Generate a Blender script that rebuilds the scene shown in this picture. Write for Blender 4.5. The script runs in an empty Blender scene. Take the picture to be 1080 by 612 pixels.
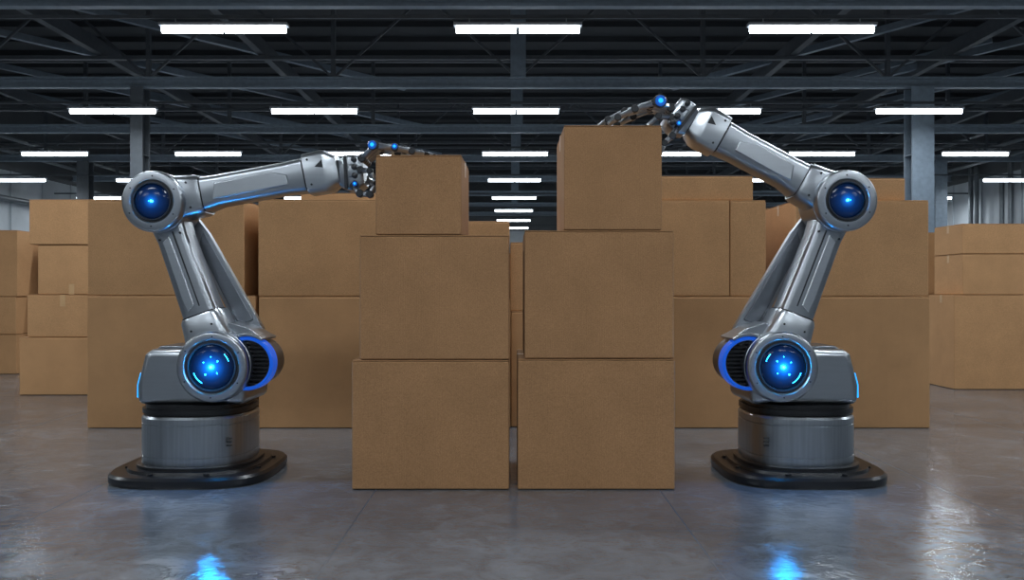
import bpy, bmesh, math, random
from mathutils import Vector, Matrix
random.seed(7)
scene = bpy.context.scene
scene.view_settings.view_transform = 'Standard'
R = math.radians

# ------------------------------------------------------------------ materials
def new_mat(name):
    m = bpy.data.materials.new(name); m.use_nodes = True
    nt = m.node_tree; b = nt.nodes["Principled BSDF"]
    return m, nt, b
def N(nt, t, **kw):
    n = nt.nodes.new(t)
    for k, v in kw.items():
        if hasattr(n, k): setattr(n, k, v)
        else: n.inputs[k].default_value = v
    return n
def L(nt, a, b): nt.links.new(a, b)
def ramp(nt, fac, stops):
    r = nt.nodes.new("ShaderNodeValToRGB")
    e = r.color_ramp.elements
    while len(e) < len(stops): e.new(0.5)
    for i, (p, c) in enumerate(stops):
        e[i].position = p; e[i].color = (c[0], c[1], c[2], 1) if hasattr(c, '__len__') else (c, c, c, 1)
    L(nt, fac, r.inputs[0]); return r

def mat_steel(name, col, rough=0.3, scale=(1, 1, 14), metal=1.0, amp=.05):
    m, nt, b = new_mat(name)
    tc = N(nt, "ShaderNodeTexCoord"); mp = N(nt, "ShaderNodeMapping")
    mp.inputs['Scale'].default_value = scale
    L(nt, tc.outputs['Object'], mp.inputs[0])
    n = N(nt, "ShaderNodeTexNoise", Scale=3.0, Detail=3.0); L(nt, mp.outputs[0], n.inputs['Vector'])
    c = ramp(nt, n.outputs[0], [(0.2, [x*(1-amp) for x in col]), (0.8, [min(1, x*(1+amp)) for x in col])])
    L(nt, c.outputs[0], b.inputs['Base Color'])
    b.inputs['Roughness'].default_value = rough
    b.inputs['Metallic'].default_value = metal
    return m
def mat_plain(name, col, rough=0.5, metal=0.0, noise=0.12, scale=6):
    m, nt, b = new_mat(name)
    tc = N(nt, "ShaderNodeTexCoord")
    n = N(nt, "ShaderNodeTexNoise", Scale=float(scale), Detail=5.0); L(nt, tc.outputs['Object'], n.inputs['Vector'])
    c = ramp(nt, n.outputs[0], [(0.3, [x*(1-noise) for x in col]), (0.7, [min(1, x*(1+noise)) for x in col])])
    L(nt, c.outputs[0], b.inputs['Base Color'])
    b.inputs['Roughness'].default_value = rough; b.inputs['Metallic'].default_value = metal
    return m
def mat_emit(name, col, s, base=None):
    m, nt, b = new_mat(name)
    b.inputs['Base Color'].default_value = (*(base or col), 1)
    b.inputs['Emission Color'].default_value = (*col, 1); b.inputs['Emission Strength'].default_value = s
    b.inputs['Roughness'].default_value = 0.25
    return m
def mat_card(name, col):
    m, nt, b = new_mat(name)
    tc = N(nt, "ShaderNodeTexCoord")
    n = N(nt, "ShaderNodeTexNoise", Scale=2.2, Detail=6.0, Roughness=0.65); L(nt, tc.outputs['Object'], n.inputs['Vector'])
    f = N(nt, "ShaderNodeTexNoise", Scale=140.0, Detail=3.0); L(nt, tc.outputs['Object'], f.inputs['Vector'])
    w = N(nt, "ShaderNodeTexWave", Scale=24.0, Distortion=0.6); w.bands_direction = 'X'; L(nt, tc.outputs['Object'], w.inputs['Vector'])
    c = ramp(nt, n.outputs[0], [(0.25, [x*0.86 for x in col]), (0.75, [x*1.08 for x in col])])
    mx = N(nt, "ShaderNodeMix", data_type='RGBA', blend_type='MULTIPLY'); mx.inputs[0].default_value = 1
    fr = ramp(nt, f.outputs[0], [(0.3, 0.78), (0.7, 1.14)])
    L(nt, c.outputs[0], mx.inputs[6]); L(nt, fr.outputs[0], mx.inputs[7])
    L(nt, mx.outputs[2], b.inputs['Base Color'])
    b.inputs['Roughness'].default_value = 0.8
    b.inputs['Specular IOR Level'].default_value = 0.15
    ad = N(nt, "ShaderNodeMath", operation='ADD'); L(nt, w.outputs['Fac'], ad.inputs[0]); L(nt, f.outputs[0], ad.inputs[1])
    bp = N(nt, "ShaderNodeBump", Strength=0.12, Distance=0.004); L(nt, ad.outputs[0], bp.inputs['Height'])
    L(nt, bp.outputs[0], b.inputs['Normal'])
    return m

STEEL = mat_steel("brushed_steel", (0.40, 0.425, 0.46), 0.31)
STEELV = mat_steel("brushed_steel_pedestal", (0.40, 0.425, 0.455), 0.31, (16, 16, .6), amp=.14)
STEEL_D = mat_steel("dark_steel", (0.19, 0.205, 0.23), 0.32)
STEEL_L = mat_steel("light_steel", (0.54, 0.57, 0.61), 0.29)
BLACK = mat_plain("black_rubber", (0.008, 0.008, 0.009), 0.3)
DARK = mat_plain("dark_plastic", (0.02, 0.022, 0.026), 0.35)
ORANGE = mat_plain("orange_paint", (0.7, 0.2, 0.03), 0.4)
BLUEP = mat_emit("blue_rim", (0.01, 0.13, 0.80), 0.45, (0.01, 0.08, 0.5))
BLUEJ = mat_emit("blue_joint_cap", (0.01, 0.14, 0.6), 0.3, (0.01, 0.1, 0.5))
LED = mat_emit("cyan_led", (0.01, 0.36, 0.95), 1.5)
CORE = mat_emit("lens_core", (0.03, 0.50, 1.0), 6.0)
CARD = [mat_card("cardboard_a", (0.365, 0.198, 0.095)), mat_card("cardboard_b", (0.51, 0.285, 0.137)),
        mat_card("cardboard_c", (0.42, 0.235, 0.112))]
TAPE = mat_plain("packing_tape", (0.50, 0.31, 0.155), 0.35)
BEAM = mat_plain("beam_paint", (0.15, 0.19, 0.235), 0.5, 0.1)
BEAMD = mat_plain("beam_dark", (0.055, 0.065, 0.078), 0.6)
TUBE = mat_emit("fluorescent_tube", (0.86, 0.95, 1.0), 10.0)
HOUSE = mat_plain("fixture_housing", (0.25, 0.27, 0.3), 0.4)

def lens_mat(name, r, inner, strength):
    m, nt, b = new_mat(name)
    tc = N(nt, "ShaderNodeTexCoord")
    sp = N(nt, "ShaderNodeSeparateXYZ"); L(nt, tc.outputs['Object'], sp.inputs[0])
    cb = N(nt, "ShaderNodeCombineXYZ"); L(nt, sp.outputs[0], cb.inputs[0]); L(nt, sp.outputs[2], cb.inputs[2])
    ln = N(nt, "ShaderNodeVectorMath", operation='LENGTH'); L(nt, cb.outputs[0], ln.inputs[0])
    dv = N(nt, "ShaderNodeMath", operation='DIVIDE'); dv.inputs[1].default_value = r; L(nt, ln.outputs['Value'], dv.inputs[0])
    c = ramp(nt, dv.outputs[0], [(0.0, (0.02, 0.42, 1.0)), (inner*0.45, (0.004, 0.11, 0.48)), (inner, (0.002, 0.028, 0.14)), (0.85, (0.001, 0.010, 0.05)), (1.0, (0.0, 0.002, 0.01))])
    L(nt, c.outputs[0], b.inputs['Emission Color']); b.inputs['Emission Strength'].default_value = strength
    b.inputs['Base Color'].default_value = (0.002, 0.005, 0.012, 1); b.inputs['Roughness'].default_value = 0.15
    b.inputs['Specular IOR Level'].default_value = 0.25
    return m

# ------------------------------------------------------------------ mesh helpers
def finish(name, bm, mats, parent=None, bevel=0.0, angle=35, loc=(0, 0, 0)):
    bmesh.ops.recalc_face_normals(bm, faces=bm.faces[:])
    me = bpy.data.meshes.new(name); bm.to_mesh(me); bm.free()
    for m in (mats if isinstance(mats, (list, tuple)) else [mats]): me.materials.append(m)
    for p in me.polygons: p.use_smooth = True
    me.set_sharp_from_angle(angle=R(angle))
    o = bpy.data.objects.new(name, me); scene.collection.objects.link(o); o.location = loc
    if parent: o.parent = parent
    if bevel > 0:
        b = o.modifiers.new("bevel", 'BEVEL'); b.width = bevel; b.segments = 3; b.limit_method = 'ANGLE'; b.angle_limit = R(40)
        b.harden_normals = True
    return o
def faces_mi(bm, n0, mi):
    bm.faces.ensure_lookup_table()
    for f in bm.faces[n0:]: f.material_index = mi
def box(bm, x0, x1, y0, y1, z0, z1, M=Matrix(), mi=0):
    n0 = len(bm.faces)
    v = [bm.verts.new(M @ Vector(p)) for p in [(x0,y0,z0),(x1,y0,z0),(x1,y1,z0),(x0,y1,z0),(x0,y0,z1),(x1,y0,z1),(x1,y1,z1),(x0,y1,z1)]]
    for f in [(0,3,2,1),(4,5,6,7),(0,1,5,4),(1,2,6,5),(2,3,7,6),(3,0,4,7)]: bm.faces.new([v[i] for i in f])
    faces_mi(bm, n0, mi)
def prism(bm, pts, y0, y1, M=Matrix(), mi=0):
    n0 = len(bm.faces)
    a = [bm.verts.new(M @ Vector((x, y0, z))) for x, z in pts]
    b = [bm.verts.new(M @ Vector((x, y1, z))) for x, z in pts]
    bm.faces.new(a); bm.faces.new(b[::-1])
    for i in range(len(pts)):
        j = (i+1) % len(pts); bm.faces.new([a[i], b[i], b[j], a[j]])
    faces_mi(bm, n0, mi)
def lathe(bm, prof, M=Matrix(), seg=64, mi=0):
    rings = []
    for p in prof:
        r, h = p[0], p[1]
        if r < 1e-6: rings.append([bm.verts.new(M @ Vector((0, 0, h)))])
        else: rings.append([bm.verts.new(M @ Vector((r*math.cos(2*math.pi*i/seg), r*math.sin(2*math.pi*i/seg), h))) for i in range(seg)])
    for k in range(len(rings)-1):
        a, b = rings[k], rings[k+1]
        m_ = prof[k][2] if len(prof[k]) > 2 else mi
        for i in range(seg):
            j = (i+1) % seg
            if len(a) == 1 and len(b) == 1: continue
            if len(a) == 1: f = bm.faces.new([a[0], b[i], b[j]])
            elif len(b) == 1: f = bm.faces.new([a[i], a[j], b[0]])
            else: f = bm.faces.new([a[i], a[j], b[j], b[i]])
            f.material_index = m_
def loft(bm, secs, M=Matrix(), mi=0, cy=0.0):
    n0 = len(bm.faces); rings = []
    for x, hy, zl, zh, c in secs:
        P = []
        for (sy, sz, a0) in ((1, 0, -90), (1, 1, 0), (-1, 1, 90), (-1, 0, 180)):
            oy = sy*(hy-c); oz = (zh-c) if sz else (zl+c)
            for k in range(4):
                an = R(a0+30*k); P.append((oy+c*math.cos(an), oz+c*math.sin(an)))
        rings.append([bm.verts.new(M @ Vector((x, cy+a, b))) for a, b in P])
    n = len(rings[0])
    bm.faces.new(rings[0]); bm.faces.new(rings[-1][::-1])
    for k in range(len(rings)-1):
        for i in range(n):
            j = (i+1) % n; bm.faces.new([rings[k][i], rings[k+1][i], rings[k+1][j], rings[k][j]])
    faces_mi(bm, n0, mi)
def link(bm, p0, p1, w0, w1, M=Matrix(), mi=0, seg=8, flat=1.0):
    p0 = Vector(p0); p1 = Vector(p1); d = p1-p0
    q = d.to_track_quat('Z', 'Y').to_matrix().to_4x4()
    T = M @ Matrix.Translation(p0) @ q @ Matrix.Diagonal((1, flat, 1, 1))
    h = d.length
    lathe(bm, [(0, 0), (w0*0.8, 0), (w0, h*0.1), (w1, h*0.9), (w1*0.8, h), (0, h)], T, seg, mi)
FRONT = Matrix.Rotation(R(90), 4, 'X')
def cyl_y(bm, c, r, y0, y1, M=Matrix(), mi=0, seg=24):
    T = M @ Matrix.Translation(Vector((c[0], 0, c[1]))) @ FRONT
    ch = min(0.008, r*0.2)
    lathe(bm, [(0, -y1), (r-ch, -y1), (r, -y1+ch), (r, -y0-ch), (r-ch, -y0), (0, -y0)], T, seg, mi)
def empty(name, loc):
    e = bpy.data.objects.new(name, None); e.empty_display_size = 0.3; e.location = loc
    scene.collection.objects.link(e); return e

# ------------------------------------------------------------------ room
W, Y0R, Y1R, ZR = 27.0, -14.0, 78.0, 12.0
m, nt, b = new_mat("polished_concrete")
geo = N(nt, "ShaderNodeNewGeometry"); sp = N(nt, "ShaderNodeSeparateXYZ"); L(nt, geo.outputs['Position'], sp.inputs[0])
n1 = N(nt, "ShaderNodeTexNoise", Scale=0.55, Detail=8.0, Roughness=0.62, Distortion=0.6); L(nt, geo.outputs['Position'], n1.inputs['Vector'])
n2 = N(nt, "ShaderNodeTexNoise", Scale=3.5, Detail=9.0, Roughness=0.7, Distortion=1.0); L(nt, geo.outputs['Position'], n2.inputs['Vector'])
n3 = N(nt, "ShaderNodeTexNoise", Scale=9.0, Detail=5.0, Roughness=0.6); L(nt, geo.outputs['Position'], n3.inputs['Vector'])
c1 = ramp(nt, n1.outputs[0], [(0.3, (0.088, 0.099, 0.115)), (0.7, (0.165, 0.181, 0.203))])
c2 = ramp(nt, n2.outputs[0], [(0.3, 0.68), (0.7, 1.25)])
mx = N(nt, "ShaderNodeMix", data_type='RGBA', blend_type='MULTIPLY'); mx.inputs[0].default_value = 1
L(nt, c1.outputs[0], mx.inputs[6]); L(nt, c2.outputs[0], mx.inputs[7])
def joint_line(out, off, half):
    a = N(nt, "ShaderNodeMath", operation='ADD'); a.inputs[1].default_value = off; L(nt, out, a.inputs[0])
    p = N(nt, "ShaderNodeMath", operation='PINGPONG'); p.inputs[1].default_value = half; L(nt, a.outputs[0], p.inputs[0])
    l = N(nt, "ShaderNodeMath", operation='LESS_THAN'); l.inputs[1].default_value = 0.005; L(nt, p.outputs[0], l.inputs[0]); return l
la = joint_line(sp.outputs[0], 1.09, 1.135); lb = joint_line(sp.outputs[1], -5.67, 2.3)
mm = N(nt, "ShaderNodeMath", operation='MAXIMUM'); L(nt, la.outputs[0], mm.inputs[0]); L(nt, lb.outputs[0], mm.inputs[1])
mj = N(nt, "ShaderNodeMix", data_type='RGBA'); L(nt, mm.outputs[0], mj.inputs[0]); L(nt, mx.outputs[2], mj.inputs[6]); mj.inputs[7].default_value = (0.03, 0.032, 0.036, 1)
L(nt, mj.outputs[2], b.inputs['Base Color'])
rr = ramp(nt, n2.outputs[0], [(0.36, 0.05), (0.52, 0.12), (0.72, 0.26)])
rj = N(nt, "ShaderNodeMath", operation='MAXIMUM'); jm = N(nt, "ShaderNodeMath", operation='MULTIPLY'); jm.inputs[1].default_value = .8
L(nt, mm.outputs[0], jm.inputs[0]); L(nt, jm.outputs[0], rj.inputs[0]); L(nt, rr.outputs[0], rj.inputs[1]); L(nt, rj.outputs[0], b.inputs['Roughness'])
mu = N(nt, "ShaderNodeMath", operation='MULTIPLY'); mu.inputs[1].default_value = 0.35; L(nt, n2.outputs[0], mu.inputs[0])
ad = N(nt, "ShaderNodeMath", operation='ADD'); L(nt, n3.outputs[0], ad.inputs[0]); L(nt, mu.outputs[0], ad.inputs[1])
bp = N(nt, "ShaderNodeBump", Strength=0.30, Distance=0.018); L(nt, ad.outputs[0], bp.inputs['Height']); L(nt, bp.outputs[0], b.inputs['Normal'])
b.inputs['Specular IOR Level'].default_value = 1.0; b.inputs['IOR'].default_value = 1.65
FLOOR = m
bm = bmesh.new(); box(bm, -W, W, Y0R, Y1R, -0.2, 0.0); finish("floor", bm, FLOOR)
WALL = mat_plain("wall_pale_panel", (0.42, 0.455, 0.49), 0.6, scale=0.6)
WALLD = mat_plain("wall_dark_panel", (0.08, 0.088, 0.096), 0.7, scale=0.6)
ROOF = mat_plain("roof_deck", (0.034, 0.038, 0.044), 0.8, scale=0.5)
def wall_x(name, x, s):
    bm = bmesh.new()
    box(bm, min(x, x+s*0.3), max(x, x+s*0.3), Y0R, Y1R, 0, 8.05, mi=0)
    box(bm, min(x, x+s*0.3), max(x, x+s*0.3), Y0R, Y1R, 8.05, ZR, mi=1)
    for i in range(30):
        y = Y0R+1+i*3.1
        box(bm, min(x, x-s*0.08), max(x, x-s*0.08), y, y+0.12, 0, 8.05, mi=0)
    box(bm, min(x, x-s*0.2), max(x, x-s*0.2), Y0R, Y1R, 8.0, 8.25, mi=1)
    finish(name, bm, [WALL, WALLD])
wall_x("wall_left", -W, -1); wall_x("wall_right", W, 1)
for nm, y, s in (("wall_back", Y1R, 1), ("wall_front", Y0R, -1)):
    bm = bmesh.new()
    ya, yb = sorted((y, y+s*0.3))
    box(bm, -W, W, ya, yb, 0, 7.0, mi=0); box(bm, -W, W, ya, yb, 7.0, ZR, mi=1)
    for i in range(18):
        x = -W+1+i*3.06; yc, yd = sorted((y, y-s*0.1)); box(bm, x, x+0.15, yc, yd, 0, ZR, mi=1)
    finish(nm, bm, [WALL, WALLD])
bm = bmesh.new(); box(bm, -W, W, Y0R, Y1R, ZR, ZR+0.2)
for i in range(46):
    y = Y0R+1+i*2; box(bm, -W, W, y, y+0.12, ZR-0.22, ZR)
finish("ceiling", bm, ROOF)

bm = bmesh.new()
def strut(p0, p1, w, mi=0):
    p0 = Vector(p0); p1 = Vector(p1); d = p1-p0; q = d.to_track_quat('Z', 'Y').to_matrix().to_4x4()
    box(bm, -w/2, w/2, -w/2, w/2, 0, d.length, Matrix.Translation(p0) @ q, mi)
WI = W-0.25
for k in range(-4, 7):
    y = 28+8*k
    box(bm, -WI, WI, y-0.12, y+0.12, 8.22, 8.30, mi=0); box(bm, -WI, WI, y-0.12, y+0.12, 8.50, 8.58, mi=0); box(bm, -WI, WI, y-0.02, y+0.02, 8.30, 8.50, mi=0)
    box(bm, -WI, WI, y-0.1, y+0.1, 9.15, 9.27, mi=1)
    box(bm, -WI, WI, y-0.12, y+0.12, 11.2, 11.45, mi=1)
    for j in range(-4, 5):
        x = 0.2+6.06*j
        strut((x, y, 8.55), (x, y, 11.3), 0.14 if j else 0.5, 0 if j == 0 else 1)
        if j < 4 and k % 2 == 0:
            strut((x, y, 8.55), (x+3.03, y, 11.3), 0.08, 1); strut((x+3.03, y, 11.3), (x+6.06, y, 8.55), 0.08, 1)
for x in (-20, -13.5, -8.2, 9.2, 14.5, 20.5):
    box(bm, x-0.12, x+0.12, Y0R+.1, Y1R-.2, 9.3, 9.75, mi=1)
for x0, x1 in ((-24, -10), (-18, -4), (18, 6), (24, 12)):
    for y in (27, 35, 43):
        strut((x0, y-3, 11.0), (x1, y+5, 9.2), 0.22, 0)
finish("roof_truss", bm, [BEAM, BEAMD])
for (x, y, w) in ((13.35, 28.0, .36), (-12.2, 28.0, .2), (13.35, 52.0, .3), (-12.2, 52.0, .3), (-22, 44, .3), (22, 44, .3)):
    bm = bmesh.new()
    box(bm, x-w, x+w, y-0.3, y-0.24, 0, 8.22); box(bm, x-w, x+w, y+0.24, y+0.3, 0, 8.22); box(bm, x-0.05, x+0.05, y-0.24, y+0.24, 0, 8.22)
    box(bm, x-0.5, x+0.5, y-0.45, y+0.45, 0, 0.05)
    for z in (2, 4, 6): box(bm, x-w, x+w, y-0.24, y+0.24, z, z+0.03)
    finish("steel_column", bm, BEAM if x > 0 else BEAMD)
bm = bmesh.new()
for (yy, zt) in ((44, 9), (45.2, 9), (46, 7.6), (48.5, 9), (49.1, 9), (53, 8.5)):
    lathe(bm, [(0, 0), (0.13, 0), (0.13, zt), (0, zt)], Matrix.Translation((26.4, yy, 0)), 12)
for z, x in ((8.6, 25.6), (9.1, 25.2), (9.8, 24.6), (8.7, -25.6), (9.2, -25.0), (6.4, -26.4)):
    lathe(bm, [(0, 0), (0.14, 0), (0.14, 80), (0, 80)], Matrix.Translation((x, -8, z)) @ Matrix.Rotation(R(-90), 4, 'X'), 12)
finish("service_pipes", bm, mat_plain("pipe_grey", (0.12, 0.135, 0.15), 0.4, 0.4))

bm = bmesh.new()
ld = bpy.data.lights.new("tube_light", 'AREA'); ld.shape = 'RECTANGLE'; ld.size = 2.5; ld.size_y = 0.16
ld.energy = 172; ld.color = (0.86, 0.94, 1.0)
fix_pts = []
for r in range(-3, 8):
    y = 17.6+8.05*r
    box(bm, -26.7, 26.7, y-0.03, y+0.03, 7.20, 7.27, mi=2)
    for k in range(-4, 5):
        x = 0.12+6.06*k
        box(bm, x-1.32, x+1.32, y-0.11, y+0.11, 7.04, 7.10, mi=0)
        for sx in (-1, 1):
            lathe(bm, [(0, 0), (0.075, 0), (0.075, 1.24), (0, 1.24)], Matrix.Translation((x+(0.03 if sx > 0 else -1.27), y, 6.97)) @ Matrix.Rotation(R(90), 4, 'Y'), 8, 1)
            box(bm, x+sx*1.0-0.01, x+sx*1.0+0.01, y-0.01, y+0.01, 7.10, 7.22, mi=0)
        if (r <= 0 and abs(k) <= 2) or (0 < r <= 2 and abs(k) <= 3) or 2 < r <= 5: fix_pts.append((x, y))
fx = finish("fluorescent_light_fixture", bm, [HOUSE, TUBE, BEAMD])
for x, y in fix_pts:
    lo = bpy.data.objects.new("tube_glow", ld); scene.collection.objects.link(lo); lo.location = (x, y, 6.885); lo.parent = fx

# ------------------------------------------------------------------ cardboard boxes
def carton(x0, x1, y0, y1, z0, z1, mi=0, rot=0.0, tape=None):
    cx, cy = (x0+x1)/2, (y0+y1)/2; w, d, h = (x1-x0)/2, (y1-y0)/2, z1-z0
    root = empty("cardboard_box", (cx, cy, z0)); root.rotation_euler = (0, 0, R(rot))
    bm = bmesh.new(); box(bm, -w, w, -d, d, 0.004, h-0.012)
    finish("body", bm, CARD[mi], root, 0.012)
    g = 0.003
    bm = bmesh.new()
    box(bm, -w+g, w-g, -d+0.003, -g, h-0.010, h-0.001); box(bm, -w+g, w-g, g, d-0.003, h-0.010, h-0.001)
    finish("flaps", bm, CARD[mi], root, 0.003)
    bm = bmesh.new()
    box(bm, -w-0.0008, w+0.0008, -0.035, 0.035, h-0.0012, h-0.0002)
    for s in (-1, 1):
        xa, xb = sorted((s*(w-0.001), s*(w+0.0012))); box(bm, xa, xb, -0.035, 0.035, h-0.13, h-0.0002)
    if tape == 'low':
        box(bm, -.04, .04, -d-.0015, -d+.001, .002, .16)
    elif tape == 'top':
        box(bm, -.04, .04, -d-.0015, -d+.001, h-.18, h-.004)
    finish("tape", bm, TAPE, root)
    return root
F = 6.825
carton(-1.282, -0.023, F, F+1.15, 0, 1.039, 0)
carton(-1.221, -0.023, F+0.01, F+1.12, 1.039, 2.040, 0)
carton(-1.086, -0.395, F+0.02, F+0.80, 2.040, 2.684, 0, -1.5)
carton(0.045, 1.304, F, F+1.15, 0, 1.047, 0)
carton(0.10, 1.297, F+0.01, F+1.12, 1.047, 2.077, 0)
carton(0.412, 1.198, F+0.01, F+0.95, 2.077, 2.92, 0, 0.5)
B = 9.86
carton(-4.91, -2.965, B, B+1.4, 0, 1.534, 1); carton(-4.91, -3.10, B+0.01, B+1.35, 1.534, 2.64, 1)
carton(-2.926, -1.30, B, B+1.4, 0, 1.525, 1); carton(-2.935, -1.32, B+0.01, B+1.3, 1.525, 2.65, 1)
carton(-1.25, -0.02, B+0.03, B+1.3, 0, 1.50, 1); carton(-1.25, -0.03, B+0.05, B+1.3, 1.50, 2.40, 1)
carton(-0.01, 1.36, B+0.1, B+1.3, 0, 1.35, 1); carton(-0.02, 1.3, B+0.12, B+1.3, 1.35, 2.16, 1)
carton(1.42, 3.06, B, B+1.4, 0, 1.525, 1); carton(1.5, 2.515, B+0.01, B+1.3, 1.525, 2.64, 1); carton(2.525, 2.94, B+0.02, B+1.3, 1.525, 2.64, 1)
carton(1.5, 2.80, B+0.05, B+1.3, 2.64, 2.925, 1)
carton(3.10, 4.83, B, B+1.4, 0, 1.525, 1); carton(3.28, 4.82, B+0.01, B+1.3, 1.525, 2.64, 1)
carton(3.95, 4.58, B+0.08, B+1.2, 2.64, 2.905, 1)
C = 11.6
carton(-3.95, -3.02, C, C+1.2, 0, 1.6, 2); carton(-3.95, -3.0, C, C+1.2, 1.6, 2.74, 2)
carton(-2.95, -1.75, C+.1, C+1.2, 0, 1.6, 2); carton(-2.9, -1.72, C+.1, C+1.2, 1.6, 2.93, 2)
carton(-0.9, 0.9, C, C+1.2, 0, 1.2, 2); carton(-0.8, 0.9, C, C+1.2, 1.2, 2.1, 2)
carton(3.30, 4.3, C+.1, C+1.3, 0, 1.5, 2); carton(3.32, 4.3, C+.1, C+1.3, 1.5, 2.72, 2)
carton(1.0, 2.6, C, C+1.3, 0, 1.6, 2)
carton(1.0, 2.6, C+0.02, C+1.3, 1.6, 2.9, 2)
D = 12.97
carton(-7.49, -6.25, D, D+1.3, 0, 0.88, 1); carton(-7.38, -6.3, D+.02, D+1.3, 0.88, 1.53, 1, tape='top')
carton(-7.23, -6.2, D+.04, D+1.2, 1.53, 2.29, 1, tape='low'); carton(-7.35, -6.1, D+.02, D+1.2, 2.29, 2.98, 1)
carton(-6.05, -5.0, D+.3, D+1.4, 0, 1.5, 2); carton(-6.02, -5.0, D+.3, D+1.4, 1.5, 2.9, 2)
E = 16.2
carton(-10.6, -9.41, E, E+1.2, 0, 0.756, 1); carton(-10.7, -9.43, E+.02, E+1.2, 0.756, 1.476, 1); carton(-10.7, -9.41, E+.03, E+1.2, 1.476, 2.74, 1)
carton(-9.2, -8.3, E+.6, E+1.7, 0, 1.3, 2); carton(-9.2, -8.3, E+.6, E+1.7, 1.3, 2.6, 2)
G = 13.7
carton(7.10, 9.0, G, G+0.85, 0, 1.52, 1); carton(7.25, 9.0, G+.02, G+0.95, 1.52, 2.18, 1); carton(7.25, 8.95, G+.03, G+0.95, 2.18, 2.67, 1)
carton(7.75, 8.9, 16.0, 17.1, 0, 1.45, 2); carton(7.75, 8.9, 16.0, 17.1, 1.45, 2.68, 2)

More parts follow.
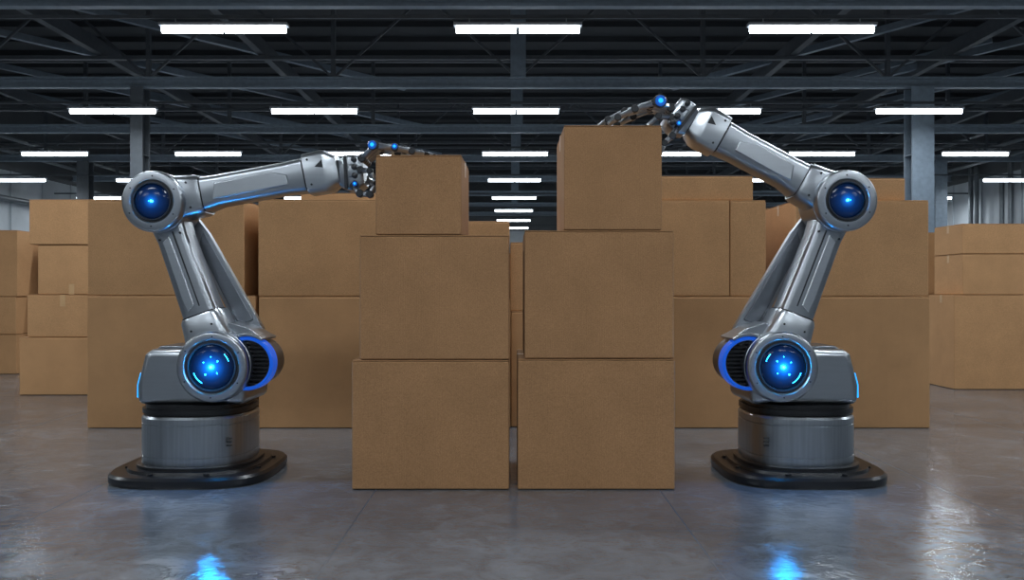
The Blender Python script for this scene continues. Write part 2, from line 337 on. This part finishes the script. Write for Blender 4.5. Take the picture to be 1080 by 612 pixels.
# ------------------------------------------------------------------ robots
bl = bpy.data.lights.new("lens_lamp", 'POINT'); bl.energy = 26; bl.color = (0.005, 0.33, 1.0); bl.shadow_soft_size = 0.022
bl2 = bpy.data.lights.new("lens_lamp_small", 'POINT'); bl2.energy = 2.0; bl2.color = (0.03, 0.35, 1.0); bl2.shadow_soft_size = 0.012
def robot(X0, Yc, s, elbow, cuff, hand):
    root = empty("robotic_arm", (X0, Yc, 0))
    S = Matrix.Diagonal((s, 1, 1, 1))
    T = Matrix.Translation
    def se_ring(bm, rx, ry, p, z, n=64):
        out = []
        for i in range(n):
            t = 2*math.pi*i/n; c, q = math.cos(t), math.sin(t)
            out.append(bm.verts.new(S @ Vector((rx*math.copysign(abs(c)**(2/p), c), ry*math.copysign(abs(q)**(2/p), q), z))))
        return out
    def stack(bm, rings, mi=0):
        n0 = len(bm.faces); R_ = [se_ring(bm, *r) for r in rings]; n = len(R_[0])
        bm.faces.new(R_[0]); bm.faces.new(R_[-1])
        for k in range(len(R_)-1):
            for i in range(n): j = (i+1) % n; bm.faces.new([R_[k][i], R_[k][j], R_[k+1][j], R_[k+1][i]])
        faces_mi(bm, n0, mi)
    # base plate
    bm = bmesh.new(); stack(bm, [(.665, .665, 3.4, 0.0), (.675, .675, 3.4, 0.02), (.675, .675, 3.4, 0.065), (.655, .655, 3.4, 0.085)]); stack(bm, [(.57, .57, 2.8, 0.08), (.56, .56, 2.8, 0.11)])
    for a in range(8):
        an = R(22.5+45*a); lathe(bm, [(0, .084), (.024, .084), (.024, .10), (0, .10)], S @ T((.60*math.cos(an), .60*math.sin(an), 0)), 6)
    finish("base_plate", bm, BLACK, root)
    # pedestal: brushed drum with turned grooves
    bm = bmesh.new(); stack(bm, [(.455, .475, 2.6, 0.13), (.46, .48, 2.6, 0.15), (.46, .48, 2.6, .205), (.454, .474, 2.6, .208), (.454, .474, 2.6, .214), (.46, .48, 2.6, .217),
        (.46, .48, 2.6, 0.470), (.453, .473, 2.6, .474), (.453, .473, 2.6, .482), (.46, .48, 2.6, .486), (.46, .48, 2.6, 0.525), (.445, .465, 2.6, .545), (.40, .42, 2.6, .548)], 0)
    finish("pedestal", bm, [STEELV], root)
    bm = bmesh.new(); stack(bm, [(.50, .52, 2.6, 0.105), (.50, .52, 2.6, 0.135), (.47, .49, 2.6, 0.145)]); stack(bm, [(.43, .45, 2.6, 0.54), (.43, .45, 2.6, 0.56)])
    stack(bm, [(.455, .475, 2.6, .565), (.455, .475, 2.6, .605)]); stack(bm, [(.43, .45, 2.6, .60), (.43, .45, 2.6, .64)])
    finish("swivel_bearing", bm, BLACK, root)
    bm = bmesh.new()
    for z in (.30, .33, .36): box(bm, .345, .385, -.41, -.38, z, z+.010, S, 0)
    for z in (.395, .43): box(bm, -.463, -.452, -.12, -.06, z, z+.018, S, 1)
    finish("pedestal_marks", bm, [DARK, mat_plain("red_mark", (.5, .05, .03), .4)], root)
    # turret housing
    bm = bmesh.new()
    prof = [(-.425, .635), (-.43, .80), (-.365, 1.06), (-.31, 1.10), (.02, 1.10), (.30, 1.08), (.45, .98), (.49, .80), (.48, .635)]
    prism(bm, prof, -.36, .36, S)
    finish("turret_housing", bm, STEEL, root, 0.06)
    bm = bmesh.new()
    prism(bm, [(-.32, 1.09), (-.28, 1.122), (.0, 1.122), (.04, 1.09)], -.22, .24, S)
    finish("turret_trim", bm, STEEL_D, root, 0.012)
    bm = bmesh.new()
    prism(bm, [(-.450, .69), (-.448, .80), (-.422, .90), (-.400, .90), (-.42, .80), (-.42, .69)], -.29, -.20, S)
    finish("status_led", bm, LED, root, 0.004)
    def joint(nm, c, r, yf, yb, rl, strong):
        MJ = S @ T((c[0], 0, c[1])) @ FRONT
        f, bk = -yf, -yb
        bm = bmesh.new()
        lathe(bm, [(0, bk), (r*.86, bk), (r*.9, bk+.02), (r*.9, bk+.06), (r, bk+.075), (r, f-.10), (r*.975, f-.095), (r*.975, f-.08), (r, f-.075),
                   (r, f-.04), (r*.985, f-.015), (r*.95, f-.003), (r*.92, f), (rl*1.24, f), (rl*1.18, f-.010, 1), (rl*1.10, f-.010, 1), (rl*1.08, f+.004, 1), (rl*1.02, f+.004, 1), (rl, f-.03, 1), (0, f-.03, 1)], MJ, 72)
        for i in range(6):
            an = 2*math.pi*i/6+.5; rr_ = (r*.93+rl*1.22)/2
            lathe(bm, [(0, f-.004), (.007, f-.004), (.007, f+.003), (0, f+.003)], MJ @ T((rr_*math.cos(an), rr_*math.sin(an), 0)), 8, 1)
        finish(nm+"_joint", bm, [STEEL, DARK], root)
        bm = bmesh.new()
        lathe(bm, [(rl*1.005, -.028), (rl*.98, -.012), (rl*.85, .0), (rl*.6, .008), (rl*.3, .012), (0, .014)], FRONT, 56)
        o = finish(nm+"_lens", bm, lens_mat(nm+"_lens_glass", rl, .60 if strong else .45, 1.0 if strong else .8), root, loc=(s*c[0], yf, c[1]))
        bm = bmesh.new()
        pts = [(0, 0, .016)] + ([(.055, .05, .007), (-.06, .04, .005), (.05, -.05, .006), (-.045, -.06, .008), (.0, .085, .005)] if strong else [(-.02, .0, .007)])
        k = 1.0 if strong else .7
        for x, z, q in pts:
            lathe(bm, [(0, 0), (q*k, .0), (q*k*.8, q*.5), (0, q*.8)], MJ @ T((x, z, f+.009)), 16)
        if strong:
            for a0, a1, rad in ((200, 240, .150), (20, 45, .15)):
                for i in range(a0, a1, 3):
                    an = R(i); lathe(bm, [(0, 0), (.004, 0), (0, .004)], MJ @ T((rad*math.cos(an), rad*math.sin(an), f+.003)), 6)
        finish(nm+"_led", bm, CORE, root)
        lo = bpy.data.objects.new(nm+"_lamp", bl if strong else bl2); scene.collection.objects.link(lo); lo.parent = root; lo.location = (s*c[0], yf-.035, c[1])
    sh = (.26, .968); el = elbow
    joint("shoulder", sh, .295, -.52, .10, .185, True)
    joint("elbow", el, .255, -.50, .02, .145, False)
    mc = (.50, .985); MJ = S @ T((mc[0], 0, mc[1])) @ FRONT
    bm = bmesh.new()
    lathe(bm, [(0, -.05), (.205, -.05), (.205, .36), (.19, .36, 1), (.19, .30, 1), (0, .30, 1)], MJ, 56)
    for i in range(-5, 6):
        z = i*.034; hw = math.sqrt(max(0, .186**2-z*z)); box(bm, -hw, hw, z-.008, z+.008, .30, .352, MJ, 1)
    finish("motor_housing", bm, [STEEL_D, BLACK], root)
    bm = bmesh.new()
    lathe(bm, [(.195, .345), (.197, .38), (.212, .388), (.225, .375), (.228, .25), (.205, .25)], MJ, 56)
    finish("motor_rim", bm, BLUEP, root)
    bm = bmesh.new()
    seg = 16
    P = [(mc[0]+.256*math.cos(R(a)), mc[1]+.256*math.sin(R(a))) for a in [55+i*95/seg for i in range(seg+1)]] + \
        [(mc[0]+.230*math.cos(R(a)), mc[1]+.230*math.sin(R(a))) for a in [150-i*95/seg for i in range(seg+1)]]
    prism(bm, P, -.40, .02, S)
    prism(bm, [(.28, 1.16), (.34, 1.33), (.50, 1.28), (.63, 1.20), (.5, 1.19)], -.33, .02, S)
    finish("motor_cover", bm, STEEL, root, 0.008)
    bm = bmesh.new(); box(bm, .46, .58, -.345, -.325, 1.207, 1.222, S); finish("motor_stripe", bm, ORANGE, root, 0.003)
    # lower arm
    vx, vz = el[0]-sh[0], el[1]-sh[1]; LA = math.hypot(vx, vz); a = math.atan2(vz, vx)
    MA = S @ T((sh[0], 0, sh[1])) @ Matrix.Rotation(-a, 4, 'Y')
    cy = -.24
    bm = bmesh.new()
    loft(bm, [(.05, .19, -.24, .24, .07), (.30, .185, -.185, .185, .07), (.42, .18, -.172, .172, .07), (.45, .17, -.16, .16, .07)], MA, 0, cy)
    finish("lower_arm_flange", bm, STEEL_L, root, angle=50)
    bm = bmesh.new()
    loft(bm, [(.44, .15, -.148, .148, .06), (.80, .145, -.138, .138, .06), (LA-.32, .14, -.130, .130, .055), (LA-.05, .14, -.16, .16, .055)], MA, 0, cy)
    finish("lower_arm", bm, STEEL, root, angle=50)
    bm = bmesh.new()
    box(bm, .52, LA-.27, cy-.151, cy-.13, -.040, -.028, MA, 0)
    loft(bm, [(.448, .165, -.155, .155, .065), (.462, .165, -.155, .155, .065)], MA, 1, cy)
    for u in (.34, LA-.30):
        for v in (-.09, .09): lathe(bm, [(0, .13), (.010, .13), (.010, .152 if u > .5 else .187), (0, .152 if u > .5 else .187)], MA @ T((u, cy, v)) @ FRONT, 8, 1)
    finish("lower_arm_channel", bm, [DARK, DARK], root, 0.002)
    bm = bmesh.new()
    prism(bm, [(.54, .0), (.50, .075), (.62, .085), (LA-.33, .075), (LA-.29, .0)], cy-.155, cy-.12, MA)
    finish("lower_arm_panel", bm, STEEL_L, root, 0.010)
    # balancing link behind
    p0 = (el[0]+.10, el[1]-.06); p1 = (.44, 1.22); vx, vz = p0[0]-p1[0], p0[1]-p1[1]; LL = math.hypot(vx, vz); a2 = math.atan2(vz, vx)
    ML = S @ T((p1[0], 0, p1[1])) @ Matrix.Rotation(-a2, 4, 'Y')
    bm = bmesh.new()
    prism(bm, [(-.1, -.06), (-.06, .08), (.12, .105), (LL-.3, .075), (LL, .04), (LL+.05, 0), (LL, -.05), (LL-.25, -.085), (.15, -.10), (0, -.10)], .0, .07, ML, 0)
    prism(bm, [(.1, -.065), (.12, .07), (LL-.3, .045), (LL-.2, -.055)], -.014, .0, ML, 1)
    finish("balance_link", bm, [STEEL, STEEL_D], root, 0.01)
    bm = bmesh.new(); cyl_y(bm, (p0[0]+.02, p0[1]), .055, -.08, .12, S); cyl_y(bm, (p0[0]+.05, p0[1]-.09), .03, -.2, .1, S, 1)
    cyl_y(bm, p1, .05, -.08, .12, S)
    link(bm, (p0[0]+.04, -.05, p0[1]), (p0[0]+.06, -.05, p0[1]-.16), .025, .02, S, 1)
    finish("link_pivot", bm, [DARK, STEEL_D], root)
    # forearm
    vx, vz = cuff[0]-el[0], cuff[1]-el[1]; FL = math.hypot(vx, vz); fa = math.atan2(vz, vx)
    MF = S @ T((el[0], 0, el[1])) @ Matrix.Rotation(-fa, 4, 'Y'); cy = -.26
    bm = bmesh.new()
    loft(bm, [(.05, .17, -.20, .22, .06), (.22, .175, -.165, .19, .065), (.34, .17, -.165, .17, .065), (.37, .16, -.155, .16, .065)], MF, 0, cy)
    loft(bm, [(.37, .145, -.14, .15, .055), (.50, .14, -.115, .145, .055), (FL-.30, .135, -.125, .14, .055), (FL-.15, .14, -.14, .145, .055)], MF, 0, cy)
    finish("forearm", bm, STEEL, root, angle=50)
    bm = bmesh.new()
    loft(bm, [(FL-.135, .15, -.165, .175, .055), (FL+.02, .155, -.17, .18, .06), (FL+.06, .15, -.165, .17, .06), (FL+.135, .12, -.125, .125, .055)], MF, 0, cy)
    finish("wrist_cuff", bm, STEEL_L, root, angle=30)
    bm = bmesh.new()
    prism(bm, [(.46, -.06), (.50, .07), (FL-.42, .075), (FL-.28, .02), (FL-.28, -.065), (.56, -.065)], cy-.148, cy-.12, MF, 0)
    finish("forearm_panel", bm, STEEL_L, root, 0.010)
    bm = bmesh.new()
    loft(bm, [(FL-.16, .13, -.13, .135, .05), (FL-.12, .13, -.13, .135, .05)], MF, 0, cy)
    loft(bm, [(.362, .150, -.145, .155, .055), (.378, .150, -.145, .155, .055)], MF, 0, cy)
    prism(bm, [(FL-.04, .04), (FL+.03, .09), (FL+.03, .02)], cy-.156, cy-.14, MF)
    for u, v in ((FL-.09, -.10), (FL-.09, .11), (.28, -.10), (.28, .11)):
        lathe(bm, [(0, .13), (.010, .13), (.010, .180 if u < .5 else .157), (0, .180 if u < .5 else .157)], MF @ T((u, cy, v)) @ FRONT, 8)
    loft(bm, [(FL+.13, .075, -.08, .08, .03), (FL+.21, .07, -.075, .075, .03)], MF, 0, cy)
    finish("forearm_seal", bm, DARK, root, 0.002)
    hand(root, S, MF, FL, cy)
    return root

def finger(bm, pts, w, S, y=None, mj=1):
    for i in range(len(pts)-1):
        t = i/(len(pts)-1)
        wa = w*(1-.25*t); wb = w*(1-.25*(t+.3))
        a, b_ = Vector(pts[i]), Vector(pts[i+1])
        link(bm, a.lerp(b_, .08), a.lerp(b_, .96), wa, wb, S, 0, 8, .85)
        cyl_y(bm, (a.x, a.z), wa*1.12, a.y-wa*1.1, a.y+wa*1.1, S, mj, 16)
    a = Vector(pts[-1]); d = (a-Vector(pts[-2])).normalized()
    link(bm, a, a+d*w*1.3, w*.72, w*.35, S, 2, 8)

def hand_common(root, S, MF, FL, cy, palm, rot, blue, fingers, thumb):
    T = Matrix.Translation
    MP = S @ T((palm[0], cy, palm[1])) @ Matrix.Rotation(-rot, 4, 'Y')
    bm = bmesh.new()
    loft(bm, [(-.11, .09, -.11, .12, .03), (-.03, .13, -.15, .15, .035), (.06, .14, -.14, .14, .035), (.10, .12, -.11, .12, .03)], MP)
    loft(bm, [(-.02, .145, -.05, .07, .02), (.06, .15, -.04, .06, .02)], MP)
    finish("palm", bm, STEEL, root, 0.006)
    bm = bmesh.new()
    for v in (-.10, -.035, .035, .10):
        lathe(bm, [(0, .10), (.024, .10), (.024, .165), (.012, .172), (0, .172)], MP @ T((.03, 0, v)) @ FRONT, 16, 0)
    box(bm, -.06, -.035, -.14, .14, -.14, .14, MP)
    for k in range(3):
        link(bm, MP.inverted() @ (S @ Vector((palm[0]-.17, cy-.05+k*.05, palm[1]-.04*k))), (0, -.05+.05*k, .13-.02*k), .012, .012, MP, 0, 8)
    finish("palm_hardware", bm, DARK, root, 0.003)
    for i, (pts, w) in enumerate(fingers):
        bm = bmesh.new(); finger(bm, pts, w, S); finish("finger_%d" % (i+1), bm, [STEEL, DARK, BLACK], root)
    bm = bmesh.new(); finger(bm, thumb[0], thumb[1], S); finish("thumb", bm, [STEEL, DARK, BLACK], root)
    bm = bmesh.new()
    for (x, y, z, r) in blue:
        cyl_y(bm, (x, z), r, y-.035, y+.03, S, 0, 28); cyl_y(bm, (x, z), r*.45, y-.040, y, S, 1, 20); cyl_y(bm, (x, z), r*1.25, y-.02, y+.02, S, 2, 28)
    finish("knuckle_cap", bm, [BLUEJ, LED, DARK], root, 0.002)

def hand_left(root, S, MF, FL, cy):
    p = (1.38, 2.585)
    F_ = []
    for i, (y, dx, up) in enumerate(((-.48, 0, .0), (-.37, .06, .012), (-.26, .05, .02), (-.15, -.02, .01))):
        F_.append(([(1.47, cy+(i-1.5)*.075, 2.70), (1.60+dx*.3, y, 2.79+up), (1.76+dx, y-.01, 2.765+up), (1.90+dx, y-.01, 2.74), (2.00+dx, y, 2.722)], .032))
    th = ([(1.40, cy-.10, 2.47), (1.46, cy-.16, 2.40), (1.545, cy-.17, 2.39), (1.588, cy-.17, 2.47)], .032)
    F_.append(([(1.46, cy-.13, 2.60), (1.545, cy-.18, 2.585), (1.59, cy-.18, 2.50)], .028))
    F_.append(([(1.46, cy+.10, 2.56), (1.54, cy+.12, 2.50), (1.59, cy+.12, 2.42)], .028))
    hand_common(root, S, MF, FL, cy, p, R(3), [(1.575, -.49, 2.79, .035), (1.76, -.50, 2.775, .024), (1.42, -.42, 2.48, .020)], F_, th)

def hand_right(root, S, MF, FL, cy):
    p = (1.06, 3.055)
    F_ = []
    for i, (y, dx) in enumerate(((-.46, 0), (-.36, .07), (-.26, .05), (-.15, -.03))):
        F_.append(([(1.16, cy+(i-1.5)*.075, 3.12), (1.30+dx*.3, y, 3.15), (1.47+dx, y-.01, 3.09), (1.61+dx, y-.01, 3.02), (1.69+dx, y, 2.965)], .033))
    th = ([(1.10, cy-.10, 2.96), (1.15, cy-.15, 2.88), (1.215, cy-.15, 2.82), (1.245, cy-.15, 2.74)], .03)
    F_.append(([(1.16, cy-.13, 3.04), (1.27, cy-.17, 3.04), (1.36, cy-.17, 2.96)], .028))
    hand_common(root, S, MF, FL, cy, p, R(38), [(1.26, -.47, 3.155, .045), (1.10, -.42, 2.98, .020)], F_, th)

robot(-2.72, 7.5, 1, (-.236, 2.33), (1.125, 2.592), hand_left)
robot(2.48, 7.5, -1, (-.272, 2.337), (.84, 2.955), hand_right)

# ------------------------------------------------------------------ world, camera
w = bpy.data.worlds.new("world"); scene.world = w; w.use_nodes = True
w.node_tree.nodes["Background"].inputs[0].default_value = (0.5, 0.6, 0.7, 1); w.node_tree.nodes["Background"].inputs[1].default_value = 0.05
cam = bpy.data.cameras.new("camera"); cam.lens = 30; cam.sensor_width = 36; cam.clip_end = 300
co = bpy.data.objects.new("camera", cam); scene.collection.objects.link(co); co.location = (0, 0, 1.6); co.rotation_euler = (R(90), 0, 0)
scene.camera = co
